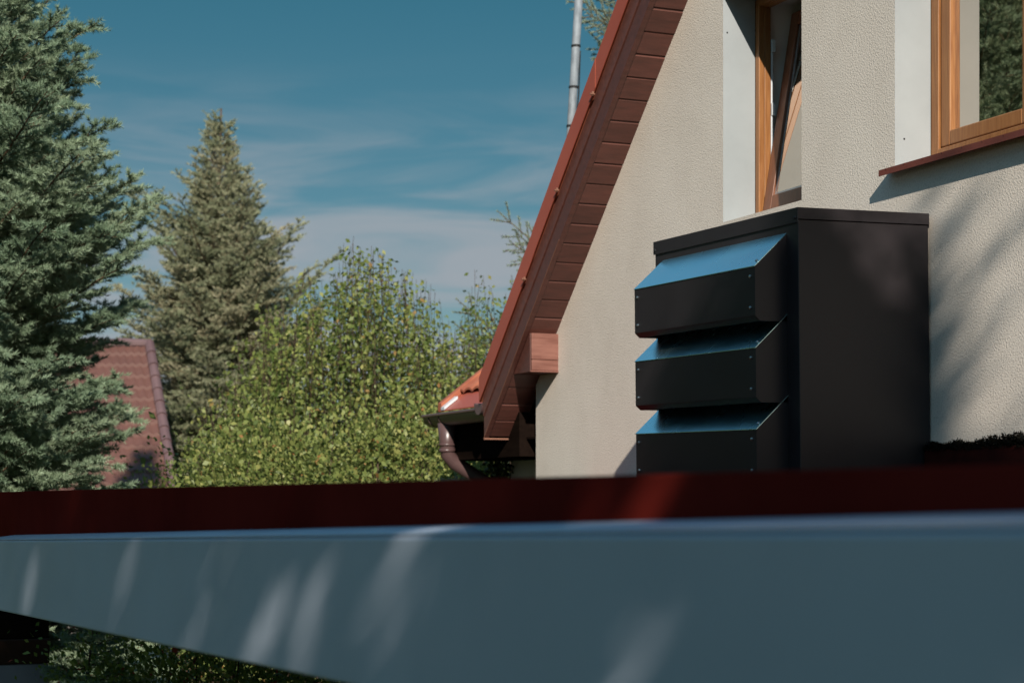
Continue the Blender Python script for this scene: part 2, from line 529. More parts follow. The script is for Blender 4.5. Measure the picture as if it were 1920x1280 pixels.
# window one: tilted sash
y0, y1, z0, z1 = W1
f = MB()
frame_ring(f, XF, XF + .03, y0 + .002, y1 - .002, z0 + .003, z1 - .002, .034)
frame_ring(f, XF + .0301, XF + .065, y0 + .002, y1 - .002, z0 + .003, z1 - .002, .037)
win1 = f.build('window', M['honey'], house, bevel=.003)
win1['label'] = 'narrow honey brown window with its sash tilted inward'
a = R(9.5)
piv = Vector((XF + .045, 0, z0 + .055))
tilt = Matrix.Translation(piv) @ Matrix.Rotation(a, 4, 'Y') @ Matrix.Translation(-piv)
f = MB()
ys0, ys1, zs0, zs1 = y0 + .05, y1 - .05, z0 + .05, z1 - .05
frame_ring(f, XF + .012, XF + .075, ys0, ys1, zs0, zs1, .07)
f.build('sash', M['honey_shaded'], win1, bevel=.004, xf=tilt)
f = MB()
frame_ring(f, XF + .0255, XF + .045, ys0 + .0695, ys1 - .0695, zs0 + .0695, zs1 - .0695, .014)
f.build('glazing_spacer', M['spacer'], win1, xf=tilt)
f = MB(); f.box(XF + .026, XF + .0275, ys0 + .069, ys1 - .069, zs0 + .069, zs1 - .069)
f.build('pane', M['glass'], win1, xf=tilt)
f = MB()
f.box(XF + .067, XF + .079, ys1 + .012, ys1 + .026, zs0 + .2, zs1 - .16)
f.box(XF + .067, XF + .087, ys1 + .004, ys1 + .03, zs1 - .2, zs1 - .14)
f.box(XF + .067, XF + .087, ys1 + .004, ys1 + .03, zs0 + .47, zs0 + .53)
f.build('tilt_hardware', M['white_pl'], win1, bevel=.002)

# window two
y0, y1, z0, z1 = W2
f = MB()
frame_ring(f, XF, XF + .03, y0 + .002, y1 - .002, z0 + .025, z1 - .002, .05)
frame_ring(f, XF + .0301, XF + .065, y0 + .002, y1 - .002, z0 + .025, z1 - .002, .066)
ym = 5.72
f.box(XF, XF + .03, ym - .02, ym + .02, z0 + .075, z1 - .052)
win2 = f.build('window', M['honey'], house, bevel=.003)
win2['label'] = 'wide honey brown window with closed sashes above a red sill'
for (a0, a1) in ((ym + .027, y1 - .058), (y0 + .058, ym - .027)):
    f = MB(); frame_ring(f, XF + .008, XF + .062, a0, a1, z0 + .08, z1 - .058, .06)
    s = f.build('sash', M['honey'], win2, bevel=.005)
    f = MB(); frame_ring(f, XF + .036, XF + .05, a0 + .0595, a1 - .0595, z0 + .1395, z1 - .1175, .012)
    f.build('glazing_spacer', M['spacer'], win2)
    f = MB(); f.box(XF + .034, XF + .0355, a0 + .059, a1 - .059, z0 + .139, z1 - .117)
    f.build('pane', M['glass'], win2)
    f = MB()
    z = z0 + .17
    while z < z1 - .13:
        f.hexa([(XF + .075, a0 + .02, z), (XF + .09, a0 + .02, z + .006), (XF + .09, a1 - .02, z + .006), (XF + .075, a1 - .02, z),
                (XF + .075, a0 + .02, z + .0015), (XF + .09, a0 + .02, z + .0075), (XF + .09, a1 - .02, z + .0075), (XF + .075, a1 - .02, z + .0015)])
        z += .026
    f.build('blind', M['slat'], win2)
# sloping red metal sill
f = MB()
zs = z0 + .022
yl, yrr = y1 + .035, y0 - .035
f.hexa([(XW - .052, yrr, zs - .042), (XF + .01, yrr, zs - .006), (XF + .01, y1 - .001, zs - .006), (XW - .052, yl, zs - .042),
        (XW - .052, yrr, zs - .038), (XF + .01, yrr, zs + .0), (XF + .01, y1 - .001, zs + .0), (XW - .052, yl, zs - .038)])
f.box(XW - .055, XW - .052, yrr, yl, zs - .062, zs - .037)
for k in range(12):
    yy = y1 - .02 - k * .125
    f.tube([(XW - .0565, yy, zs - .040), (XW - .053, yy, zs - .040)], .0035, 6)
f.build('sill', M['sill'], win2)
f = MB(); y0, y1, z0, z1 = W1
f.box(XF - .1, XF - .001, y0 + .001, y0 + .10, z0 + .001, z0 + .012)
f.build('sill', M['verge'], win1)
# small anchors on the white reveals
f = MB()
f.tube([(XW + .045, W2[1] - .002, 1.50), (XW + .045, W2[1] + .001, 1.50)], .004, 8)
f.build('reveal_anchor', M['black'], house)
f = MB()
f.tube([(XW + .022, W1[1] - .002, 2.26), (XW + .022, W1[1] + .001, 2.26)], .004, 8)
f.build('reveal_anchor', M['black'], house)

# soffit, bargeboard and verge sheet along the slope
XO = 4.238
cs = 1 / math.sqrt(1 + SL * SL); sn = SL * cs


def slope_box(mb, x0, x1, s0, s1, d0, d1, side=1):
    """box along the verge slope: s = distance up the slope from the eave end, d = height above soffit (vertical)"""
    pts = []
    for d in (d0, d1):
        for (x, s) in ((x0, s0), (x1, s0), (x1, s1), (x0, s1)):
            yy = YE - s * cs
            if side < 0: yy = 2 * YR - yy
            pts.append((x, yy, 0.414 + s * sn + d))
    mb.hexa(pts)


SMAX = (YE - YR) / cs
f = MB()
s = 0.012
k = 0
while s < SMAX - .14:
    dz = random.uniform(-.0018, .0018)
    slope_box(f, XO, XW + .03, s, s + .1195, dz, .022)
    slope_box(f, XO, XW + .03, s + .1196, s + .1335, .0185, .022)
    s += .1336
slope_box(f, XO, XW + .03, 0.3, SMAX, 0, .02, -1)
f.build('soffit', M['brown'], house, bevel=.0022)
f = MB()
for side in (1, -1):
    slope_box(f, XO - .03, XO, 0.0, SMAX, -.006, .118, side)
    slope_box(f, XO - .024, XO, 0.0, SMAX, .1185, .126, side)
    slope_box(f, XO - .036, XO, 0.0, SMAX, .1265, .245, side)
f.build('bargeboard', M['brown'], house, bevel=.002)
f = MB()
f.box(XO - .03, XW + .06, YE - .004, YE + .008, .402, .412)
slope_box(f, XO - .0325, XO - .0302, .0, 1.5, -.0062, -.002)
f.build('board_edge', M['edge_wood'], house)
f = MB()
for side in (1, -1):
    s = -.03
    k = 0
    while s < SMAX:
        s2 = min(s + 1.1, SMAX)
        e = .002 * (k % 2)
        slope_box(f, XO - .054 - e, XO - .0505 - e, s, s2 + .03, .232, .372 + e, side)
        slope_box(f, XO - .054 - e, XO + .15, s, s2 + .03, .3725 + e, .378 + e, side)
        s = s2; k += 1
f.build('verge_flashing', M['verge'], house)
for (s) in (1.55, 2.17, 2.86, 0.93, 3.6):
    f = MB()
    slope_box(f, XO - .068, XO - .056, s, s + .012, .212, .226)
    f.tube([(XO - .075, YE - s * cs, .414 + s * sn + .222), (XO - .05, YE - s * cs, .414 + s * sn + .222)], .006, 8)
    f.build('verge_clip', M['edge_wood'], house)
# roof slabs
f = MB()
for side in (1, -1):
    slope_box(f, XO - .045, 11.3, -.05, SMAX + .02, .246, .36, side)
f.build('roof', M['tile'], house)
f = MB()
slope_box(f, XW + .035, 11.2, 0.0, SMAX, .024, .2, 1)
f.build('roof_lining', M['shaded_wood'], house)
# purlin box under the soffit
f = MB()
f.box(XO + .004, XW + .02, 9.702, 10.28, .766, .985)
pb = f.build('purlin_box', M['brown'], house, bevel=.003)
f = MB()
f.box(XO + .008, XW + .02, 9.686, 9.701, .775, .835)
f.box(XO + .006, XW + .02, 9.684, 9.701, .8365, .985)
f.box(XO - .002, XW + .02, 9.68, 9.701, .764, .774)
f.build('end_board', M['brown_lit'], pb, bevel=.003)
# eave fascia along the far side
f = MB()
f.box(XW + .09, 11, YE - .02, YE + .012, .40, .63)
f.box(XW + .0, 11, YFAR + .002, YE - .021, .40, .412)
f.build('eave_board', M['shaded_wood'], house)


def half_round(mb, axis, c, a0, a1, r, th=.004, n=14):
    pr = []
    for i in range(n + 1):
        t = math.pi + math.pi * i / n
        pr.append((c[0] + r * math.cos(t), c[1] + r * math.sin(t)))
    for i in range(n, -1, -1):
        t = math.pi + math.pi * i / n
        pr.append((c[0] + (r - th) * math.cos(t), c[1] + (r - th) * math.sin(t)))
    for i in range(len(pr) // 2 - 1):
        j = len(pr) - 1 - i
        mb.prism([pr[i], pr[i + 1], pr[j - 1], pr[j]], a0, a1, axis)


f = MB()
half_round(f, 0, (YE + .085, .615), XO - .03, 11, .062)
f.prism([(YE + .085 + .062 * math.cos(math.pi + math.pi * i / 12), .615 + .062 * math.sin(math.pi + math.pi * i / 12)) for i in range(13)], XO - .034, XO - .0305, 0)
f.tube([(XO - .03, YE + .15, .617), (11, YE + .15, .617)], .009, 8)
f.tube([(XO - .03, YE + .02, .617), (11, YE + .02, .617)], .009, 8)
f.build('gutter', M['gutter'], house)

# porch roof behind the far corner
PE = 4.345           # eave line x
PY0, PY1 = YE + .03, 11.36
psl = 0.777
f = MB()


def proof(x): return .640 + psl * (x - PE)


# wavy pantile rows: lower edge set back from the eave
def wave_rows(mb, xa, xb, ya, yb, pitch=.15, amp=.022, step=.30):
    rows = int((xb - xa) / step + 1)
    for r in range(rows):
        x0 = xa + r * step; x1 = min(xb, x0 + step + .03)
        n = int((yb - ya) / pitch * 8)
        prev = None
        for i in range(n + 1):
            y = ya + (yb - ya) * i / n
            h = amp * abs(math.sin(math.pi * (y - ya) / pitch)) ** 0.8
            top0 = proof(x0) + h + .03; top1 = proof(x1) + h + .006
            cur = [(x0, y, top0), (x1, y, top1), (x1, y, top1 - .012), (x0, y, top0 - .014)]
            if prev:
                b = len(mb.v); mb.v += prev + cur
                for q in ((0, 1, 5, 4), (1, 2, 6, 5), (2, 3, 7, 6), (3, 0, 4, 7)):
                    mb.f.append(tuple(b + z for z in q))
            prev = cur


wave_rows(f, PE + .10, 6.4, PY0, PY1 - .06)
f.build('porch_roof', M['tile'], house)
f = MB()
f.hexa([(PE - .03, PY0, proof(PE - .03)), (6.4, PY0, proof(6.4)), (6.4, PY1, proof(6.4)), (PE - .03, PY1, proof(PE - .03)),
        (PE - .03, PY0, proof(PE - .03) + .008), (6.4, PY0, proof(6.4) + .008), (6.4, PY1, proof(6.4) + .008), (PE - .03, PY1, proof(PE - .03) + .008)])
f.build('porch_flashing', M['verge'], house)
f = MB()
f.hexa([(PE - .03, PY1 - .055, proof(PE - .03) + .01), (6.4, PY1 - .055, proof(6.4) + .01), (6.4, PY1 + .004, proof(6.4) + .01), (PE - .03, PY1 + .004, proof(PE - .03) + .01),
        (PE - .03, PY1 - .055, proof(PE - .03) + .055), (6.4, PY1 - .055, proof(6.4) + .065), (6.4, PY1 + .004, proof(6.4) + .065), (PE - .03, PY1 + .004, proof(PE - .03) + .055)])
f.build('porch_verge', M['tile'], house)
f = MB()
f.hexa([(PE - .034, PY1 - .12, proof(PE - .034) + .012), (PE + .06, PY1 - .12, proof(PE + .06) + .012), (PE + .06, PY1 - .06, proof(PE + .06) + .012), (PE - .034, PY1 - .06, proof(PE - .034) + .012),
        (PE - .034, PY1 - .12, proof(PE - .034) + .03), (PE + .06, PY1 - .12, proof(PE + .06) + .03), (PE + .06, PY1 - .06, proof(PE + .06) + .03), (PE - .034, PY1 - .06, proof(PE - .034) + .03)])
f.build('porch_clip', M['white_pl'], house)
f = MB()
f.box(PE + .02, 4.9, PY0 - .2, PY1 - .02, .30, .56)
f.build('porch_fascia', M['shaded_wood'], house)
f = MB()
f.box(4.76, 6.4, YFAR + .01, 11.2, -EYE, .299)
f.build('porch_wall', M['plaster'], house)
f = MB()
gc = (PE - .045, .585)
half_round(f, 1, gc, PY0 - .02, PY1 + .06, .068)
f.prism([(gc[0] + .068 * math.cos(math.pi + math.pi * i / 12), gc[1] + .068 * math.sin(math.pi + math.pi * i / 12)) for i in range(13)], PY1 + .0605, PY1 + .065, 1)
f.tube([(gc[0] - .072, PY0 - .02, gc[1] + .003), (gc[0] - .072, PY1 + .062, gc[1] + .003)], .011, 8)
for yy in (PY1 - .04, PY1 - .22):
    pr = [(gc[0] + .073 * math.cos(math.pi + math.pi * i / 12), gc[1] + .073 * math.sin(math.pi + math.pi * i / 12)) for i in range(13)]
    f.prism(pr, yy, yy + .012, 1)
f.build('porch_gutter', M['gutter'], house)
f = MB()
dy = PY1 - .20
f.tube([(gc[0], dy, gc[1] - .05), (gc[0], dy, .40), (gc[0] + .005, dy, .335), (gc[0] + .045, dy, .285), (4.62, dy - .02, .12), (4.69, dy - .02, .07), (4.70, dy - .02, -.1), (4.70, dy - .02, -EYE)],
       [.062, .05, .048, .047, .047, .047, .047, .047], 16)
f.tube([(gc[0], dy, .405), (gc[0], dy, .39)], .054, 16)
f.tube([(gc[0], dy, .372), (gc[0], dy, .35)], .052, 16)
f.build('downpipe', M['gutter'], house, smooth=True)

# ------------------------------------------------------------------ louvred cabinet on the wall
A = Vector((3.81, 6.13, 0))
# measured very slight lean of the cabinet
TX = Matrix.Translation(A) @ Matrix(((1, 0, -.012, 0), (0, 1, 0, 0), (.020, .018, 1, 0), (0, 0, 0, 1))) @ Matrix.Translation(-A)
cab = thing('ventilation_cabinet', 'black louvred metal cabinet fixed to the wall below the tilted window', 'cabinet', (4.1, 6.7, .11))
Y0c, Y1c, X0c = 6.13, 7.31, 3.81
f = MB()
f.box(X0c, XW - .003, Y0c, Y1c, .09, 1.098)
f.build('casing', M['satin'], cab, bevel=.003, xf=TX)
f = MB()
f.prism([(X0c - .006, 1.086), (X0c - .006, 1.143), (XW - .002, 1.143), (XW - .002, 1.086), (XW - .004, 1.086), (XW - .004, 1.14), (X0c - .002, 1.14), (X0c - .002, 1.086)], Y0c - .006, Y1c + .006, 1)
f.box(X0c - .006, XW - .002, Y0c - .0062, Y0c - .002, 1.099, 1.1432)
f.box(X0c - .006, XW - .002, Y1c + .002, Y1c + .0062, 1.099, 1.1432)
f.build('lid', M['satin'], cab, bevel=.0015, xf=TX)
hy0, hy1, px = 6.215, 7.235, .142


def screw(mb, x, y, z, d=(-1, 0, 0)):
    p = Vector((x, y, z)); n = Vector(d)
    mb.tube([p, p + n * .004, p + n * .0055], [.0065, .006, .002], 10)


for k in range(4):
    zt = 1.052 - k * .3125
    if k == 3: continue
    f = MB()
    # hollow hood: side cheeks, front, chamfered foot
    prof = [(X0c, zt), (X0c - px, zt - .128), (X0c - px, zt - .318), (X0c - px + .022, zt - .338), (X0c, zt - .338)]
    f.prism(prof, hy0, hy0 + .003, 1)
    f.prism(prof, hy1 - .003, hy1, 1)
    f.box(X0c - px, X0c - px + .003, hy0 + .0031, hy1 - .0031, zt - .318, zt - .131)
    f.prism([(X0c - px, zt - .3181), (X0c - px + .022, zt - .338), (X0c - px + .022, zt - .334), (X0c - px + .004, zt - .3181)], hy0 + .0031, hy1 - .0031, 1)
    hood = f.build('hood', M['satin'], cab, bevel=.0008, xf=TX)
    f = MB()
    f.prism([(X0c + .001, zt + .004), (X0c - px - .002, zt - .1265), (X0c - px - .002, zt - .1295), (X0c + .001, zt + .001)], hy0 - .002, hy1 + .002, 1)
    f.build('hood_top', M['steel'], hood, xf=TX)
    for (yy, zz) in ((hy0 + .035, zt - .165), (hy0 + .035, zt - .285), (hy1 - .03, zt - .165), (hy1 - .03, zt - .285)):
        f = MB(); screw(f, X0c - px, yy, zz); f.build('screw', M['screw'], hood, xf=TX)
    f = MB(); screw(f, X0c - px + .02, hy0 + .02, zt - .105, (-.67, 0, .74)); f.build('screw', M['screw'], hood, xf=TX)
# dark louvre openings behind the hoods
f = MB()
f.box(X0c - .002, X0c - .0005, hy0 + .02, hy1 - .02, .10, 1.04)
f.build('vent_opening', M['black'], cab, xf=TX)
f = MB()
for (yy) in (Y0c + .012, Y1c - .012):
    f = MB(); screw(f, X0c - .006, yy, 1.105); f.build('lid_screw', M['black'], cab, xf=TX)

# ------------------------------------------------------------------ canopy in front
canopy = thing('canopy', 'long canopy with grey steel edge beam and dark red roof trim in the foreground', 'canopy', (2.6, 4.0, -EYE))
YA, YB = -1.2, 9.3
bt = lambda y: .004 - .0181 * y
bb = lambda y: -.225 - .0216 * y
f = MB()
XB = .94
YBB = 7.6
for (q0, q1) in ((YA, YBB),):
    f.hexa([(XB, q0, bb(q0)), (XB + .05, q0, bb(q0)), (XB + .05, q1, bb(q1)), (XB, q1, bb(q1)),
            (XB, q0, bt(q0)), (XB + .05, q0, bt(q0)), (XB + .05, q1, bt(q1)), (XB, q1, bt(q1))])
f.build('edge_beam', M['beam'], canopy, bevel=.006)
f = MB()
ft = lambda y: .019 - .0171 * y
f.hexa([(XB + .004, YA, bt(YA) + .001), (1.085, YA, ft(YA) - .004), (1.085, YBB, ft(YBB) - .004), (XB + .004, YBB, bt(YBB) + .001),
        (XB + .004, YA, bt(YA) + .004), (1.085, YA, ft(YA)), (1.085, YBB, ft(YBB)), (XB + .004, YBB, bt(YBB) + .004)])
f.build('beam_flashing', M['beam'], canopy)
f = MB()
et = lambda y: .034 + .0036 * y
f.hexa([(1.09, YA, -.30), (1.10, YA, -.30), (1.10, YB, -.30), (1.09, YB, -.30),
        (1.09, YA, et(YA)), (1.10, YA, et(YA)), (1.10, YB, et(YB)), (1.09, YB, et(YB))])
f.build('roof_trim', M['redtrim'], canopy, bevel=.003)
f = MB()
f.hexa([(1.101, YA, et(YA) - .02), (XW - .004, YA, .10), (XW - .004, YB, .13), (1.101, YB, et(YB) - .02),
        (1.101, YA, et(YA) - .004), (XW - .004, YA, .115), (XW - .004, YB, .145), (1.101, YB, et(YB) - .004)])
k = 1.5
f.build('roof_sheet', M['redtrim'], canopy)
f = MB()
f.box(XW - .04, XW - .003, YA, 6.124, .10, .226)
f.build('wall_flashing', M['shaded_red'], canopy, bevel=.004)
for yy in (-.9, 8.44):
    f = MB(); f.box(.985, 1.085, yy, yy + .1, -EYE, -.02); f.build('post', M['shaded_wood'], canopy, bevel=.004)
f = MB()
for xx in (2.2, 3.3, 4.3):
    f.box(xx, xx + .08, YA + .1, YB - .1, -.16, -.01)
f.build('rafter', M['shaded_wood'], canopy)

# dry moss and needles lying along the wall flashing
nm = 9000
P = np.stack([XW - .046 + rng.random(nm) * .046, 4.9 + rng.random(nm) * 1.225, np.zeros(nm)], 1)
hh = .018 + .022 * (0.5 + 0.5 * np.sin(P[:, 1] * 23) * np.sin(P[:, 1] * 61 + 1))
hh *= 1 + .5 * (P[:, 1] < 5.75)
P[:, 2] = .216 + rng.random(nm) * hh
d = rng.normal(size=(nm, 3)); d[:, 2] = np.abs(d[:, 2]); d /= np.linalg.norm(d, axis=1)[:, None]
q = np.cross(d, rng.normal(size=(nm, 3))); q /= np.linalg.norm(q, axis=1)[:, None]
ln = .007 + .011 * rng.random(nm)
V = np.concatenate([P - q * .003, P + q * .003, P + d * ln[:, None]], 0)
F = np.stack([np.arange(nm), np.arange(nm) + nm, np.arange(nm) + 2 * nm], 1)
mo = np_mesh('moss', V, F, M['moss'])
tag(mo, 'dark dry moss along the foot of the wall beside the cabinet', 'moss', kind='stuff')

# pillar seen below the beam, bottom left
pc = at(18, 1230, 9.6)
pil = thing('garden_pillar', 'grey rendered pillar with a dark wooden cap under the beam', 'pillar', (pc[0], pc[1], -EYE))
f = MB()
zt = at(0, 1240, 9.6)[2]
f.box(pc[0] - .16, pc[0] + .17, pc[1] - .17, pc[1] + .17, -EYE, zt)
f.build('shaft', M['pillar'], pil, bevel=.01)
f = MB()
f.box(pc[0] - .165, pc[0] + .175, pc[1] - .175, pc[1] + .175, zt + .001, zt + .125)
f.build('cap', M['capwood'], pil, bevel=.006)
f = MB()
f.box(pc[0] - .6, pc[0] + .18, pc[1] - .13, pc[1] + .13, zt + .126, zt + .33)
f.build('cross_beam', M['shaded_wood'], pil, bevel=.006)

# ------------------------------------------------------------------ mast
p0 = at(1085, 0, 14.0); p1 = at(1066, 320, 14.0)
dv = (p1 - p0)
top = p0 - dv * 1.2
bot = p0 + dv * 2.6
mast = thing('mast', 'thin galvanised metal mast rising behind the roof', 'mast', (bot[0], bot[1], bot[2]))
f = MB(); f.tube([tuple(bot), tuple(top)], .032, 14); f.build('tube', M['zinc'], mast, smooth=True)
f = MB()
for py in (88, 165, 238):
    tt = (py - 0) / 320.0
    c = p0 + dv * tt
    f.tube([tuple(c + np.array([0, 0, .012])), tuple(c - np.array([0, 0, .004]))], .036, 14)
f.tube([tuple(p0 + dv * .3 + RT * .034), tuple(p0 + dv * .55 + RT * .042), tuple(p0 + dv * .9 + RT * .03)], .006, 6)
f.build('cable_tie', M['black'], mast)

# ------------------------------------------------------------------ foliage generators
def norm(a):
    return a / np.maximum(np.linalg.norm(a, axis=-1, keepdims=True), 1e-9)


def needles_from_shoots(P, D, Ls, tint, n_per, nl, nw, up=0.25):
    """P,D (n,3), Ls (n): brush each shoot with needles. returns V,F,T"""
    n = len(P)
    i = np.repeat(np.arange(n), n_per)
    m = len(i)
    D_ = D[i]
    s = rng.random(m) ** 0.9
    base = P[i] + D_ * (Ls[i] * s)[:, None]
    rnd = rng.normal(size=(m, 3)); rnd[:, 2] += up * 2
    perp = norm(rnd - D_ * np.sum(rnd * D_, 1)[:, None])
    nd = norm(perp * (0.75 + .3 * rng.random(m))[:, None] + D_ * (.55 + .4 * s)[:, None])
    ln = nl * (.75 + .5 * rng.random(m))
    side = norm(np.cross(nd, rng.normal(size=(m, 3))))
    wv = side * (nw * .5)
    V = np.empty((m, 3, 3))
    V[:, 0] = base - wv; V[:, 1] = base + wv; V[:, 2] = base + nd * ln[:, None]
    T = np.repeat(np.clip(tint[i] + rng.normal(size=m) * .08, 0, 1), 3)
    F = np.arange(m * 3).reshape(m, 3)
    return V.reshape(-1, 3), F, T


def sticks(P, D, Ls, r0, r1):
    n = len(P)
    a = norm(np.cross(D, np.array([.3, .2, .93]))); b = np.cross(D, a)
    V = np.empty((n, 6, 3))
    E_ = P + D * Ls[:, None]
    for k in range(3):
        t = 2 * math.pi * k / 3
        o = a * math.cos(t) + b * math.sin(t)
        V[:, k] = P + o * (r0 if np.isscalar(r0) else r0[:, None]); V[:, 3 + k] = E_ + o * (r1 if np.isscalar(r1) else r1[:, None])
    f = []
    base = (np.arange(n) * 6)[:, None]
    for k in range(3):
        k2 = (k + 1) % 3
        f.append(base + np.array([[k, k2, 3 + k2, 3 + k]]))
    return V.reshape(-1, 3), np.concatenate(f, 0)


def conifer(base, prof, zlo, zhi, dz, nb, elev, step, shoot, n_needle, nl, nw, view=None, droop=0.12, tintc=.5, ragged=.18, vis=(-99, 99)):
    """prof(z)->radius; returns shoots and sticks. base (x,y). view: direction to the camera, back side thinned"""
    SP, SD, SLn, ST = [], [], [], []
    KP, KD, KL, KR = [], [], [], []
    z = zlo
    while z < zhi:
        rr = prof(z)
        nbr = max(3, int(nb * min(1.0, .45 + rr)))
        a0 = rng.random() * 6.28
        for bix in range(nbr):
            az = a0 + 6.283 * (bix + rng.random() * .7) / nbr
            h = np.array([math.cos(az), math.sin(az), 0.0])
            detail = 1.0
            if view is not None and h @ view < -.35: detail = .35
            zz = z + rng.normal() * dz * .25
            if zz < vis[0] or zz > vis[1]: detail *= .45
            Lb = rr * (1 + rng.normal() * ragged)
            if Lb < .05: continue
            e0 = elev(zz) + rng.normal() * .10
            nseg = max(3, int(Lb / step / (.3 + .7 * detail)))
            pts = []
            tb = np.clip(tintc + rng.normal() * .2, 0, 1)
            # branch curve: out, sag, then lift at the tip
            for s in np.linspace(0, 1, nseg + 1):
                o = h * (Lb * s * math.cos(e0))
                zc = Lb * s * math.sin(e0) - droop * Lb * math.sin(math.pi * min(1, s * 1.1)) + .10 * Lb * s ** 3
                pts.append(np.array([base[0], base[1], zz]) + o + np.array([0, 0, zc]))
            pts = np.array(pts)
            dirs = norm(np.diff(pts, axis=0))
            segl = np.linalg.norm(np.diff(pts, axis=0), axis=1)
            for k in range(nseg):
                s = (k + .5) / nseg
                KP.append(pts[k]); KD.append(dirs[k]); KL.append(segl[k]); KR.append(.004 + .014 * (1 - s) * min(1, Lb))
                if s < .22: continue
                SP.append(pts[k]); SD.append(dirs[k]); SLn.append(segl[k] * 1.1); ST.append(tb)
                d = dirs[k]
                lat = norm(np.cross(d, np.array([0, 0, 1.0])))
                ll = (.34 * (1 - s) * Lb + shoot * (.7 + .5 * rng.random())) * (.8 + .4 * rng.random())
                for sg in (-1, 1):
                    sd_ = norm(d * .75 + lat * sg * .75 + np.array([0, 0, rng.normal() * .16 - .02]))
                    p = pts[k] + d * segl[k] * rng.random() * .7
                    q0 = 0.0
                    KP.append(p); KD.append(sd_); KL.append(ll * .85); KR.append(.003)
                    while q0 < ll:
                        l1 = min(shoot, ll - q0 + .02)
                        pp = p + sd_ * q0
                        SP.append(pp); SD.append(norm(sd_ + rng.normal(size=3) * .08)); SLn.append(l1); ST.append(tb)
                        # sub-laterals
                        if q0 > .02 and detail > .5:
                            for s3 in (-1, 1):
                                dd = norm(sd_ * .7 + np.cross(sd_, np.array([0, 0, 1.0])) * s3 * .7 + np.array([0, 0, rng.normal() * .2 + .05]))
                                SP.append(pp); SD.append(dd); SLn.append(shoot * (.5 + .5 * rng.random())); ST.append(tb + .08)
                        q0 += shoot * .8 / (.4 + .6 * detail)
        z += dz
    SP = np.array(SP); SD = np.array(SD); SLn = np.array(SLn); ST = np.array(ST)
    V, F, T = needles_from_shoots(SP, SD, SLn, ST, n_needle, nl, nw)
    KV, KF = sticks(np.array(KP), np.array(KD), np.array(KL), np.array(KR), np.array(KR) * .8)
    return V, F, T, KV, KF


def trunk(mb, x, y, z0, z1, r0, seg=12):
    n = 8
    mb.tube([(x + .02 * math.sin(i * 1.7), y + .02 * math.cos(i * 2.1), z0 + (z1 - z0) * i / n) for i in range(n + 1)], [r0 * (1 - .93 * i / n) for i in range(n + 1)], seg)


def spruce(label, base, z1, r0, args, mat, cat='spruce', group=None):
    t = thing('spruce_tree', label, cat, (base[0], base[1], -EYE), group)
    f = MB(); trunk(f, base[0], base[1], -EYE, z1, r0); f.build('trunk', M['bark'], t, smooth=True)
    V, F, T, KV, KF = conifer(base, **args)
    np_mesh('crown', V, F, mat, t, T)
    np_mesh('branches', KV, KF, M['twig'], t)
    return t


def tocam(b):
    v = -np.array([b[0], b[1], 0.0]); return v / np.linalg.norm(v)


# big blue spruce at the left edge
B1 = at(-150, 900, 11.6)
sp1 = spruce('large blue spruce filling the left edge, dense blue green boughs', B1, 5.9, .17, dict(
    prof=lambda z: float(np.interp(z, [-2.6, 0, .9, 1.15, 1.6, 2.15, 2.8, 3.2, 5.7], [1.5, 1.24, 1.22, 1.32, 1.24, 1.02, .86, .76, .06])), zlo=-2.2, zhi=5.7, dz=.22, nb=26,
    elev=lambda z: -.05 + .16 * max(0, z), step=.085, shoot=.115, n_needle=64, nl=.035, nw=.0050,
    view=tocam(B1), droop=.08, tintc=.68, ragged=.13, vis=(-1.3, 4.0)), M['blue_needle'])

# old olive spruce in the middle distance
B2 = at(412, 700, 24.0)
sp2 = spruce('grey olive spruce with a thin brown top standing behind the shrubs', B2, 5.12, .14, dict(
    prof=lambda z: float(np.interp(4.92 - z, [0, .3, .65, 1.3, 2.0, 2.7, 4.2], [.04, .13, .25, .50, .82, 1.02, 1.12])), zlo=-1.2, zhi=4.88, dz=.14, nb=14,
    elev=lambda z: min(.62, .10 + .15 * max(0, z - 1.0)), step=.10, shoot=.13, n_needle=24, nl=.036, nw=.0105,
    view=tocam(B2), droop=.10, tintc=.55, ragged=.33, vis=(-.2, 5.2)), M['olive_needle'])

# spruce hidden behind the house, only branch ends show past the verge
B3 = at(1240, 300, 17.0)


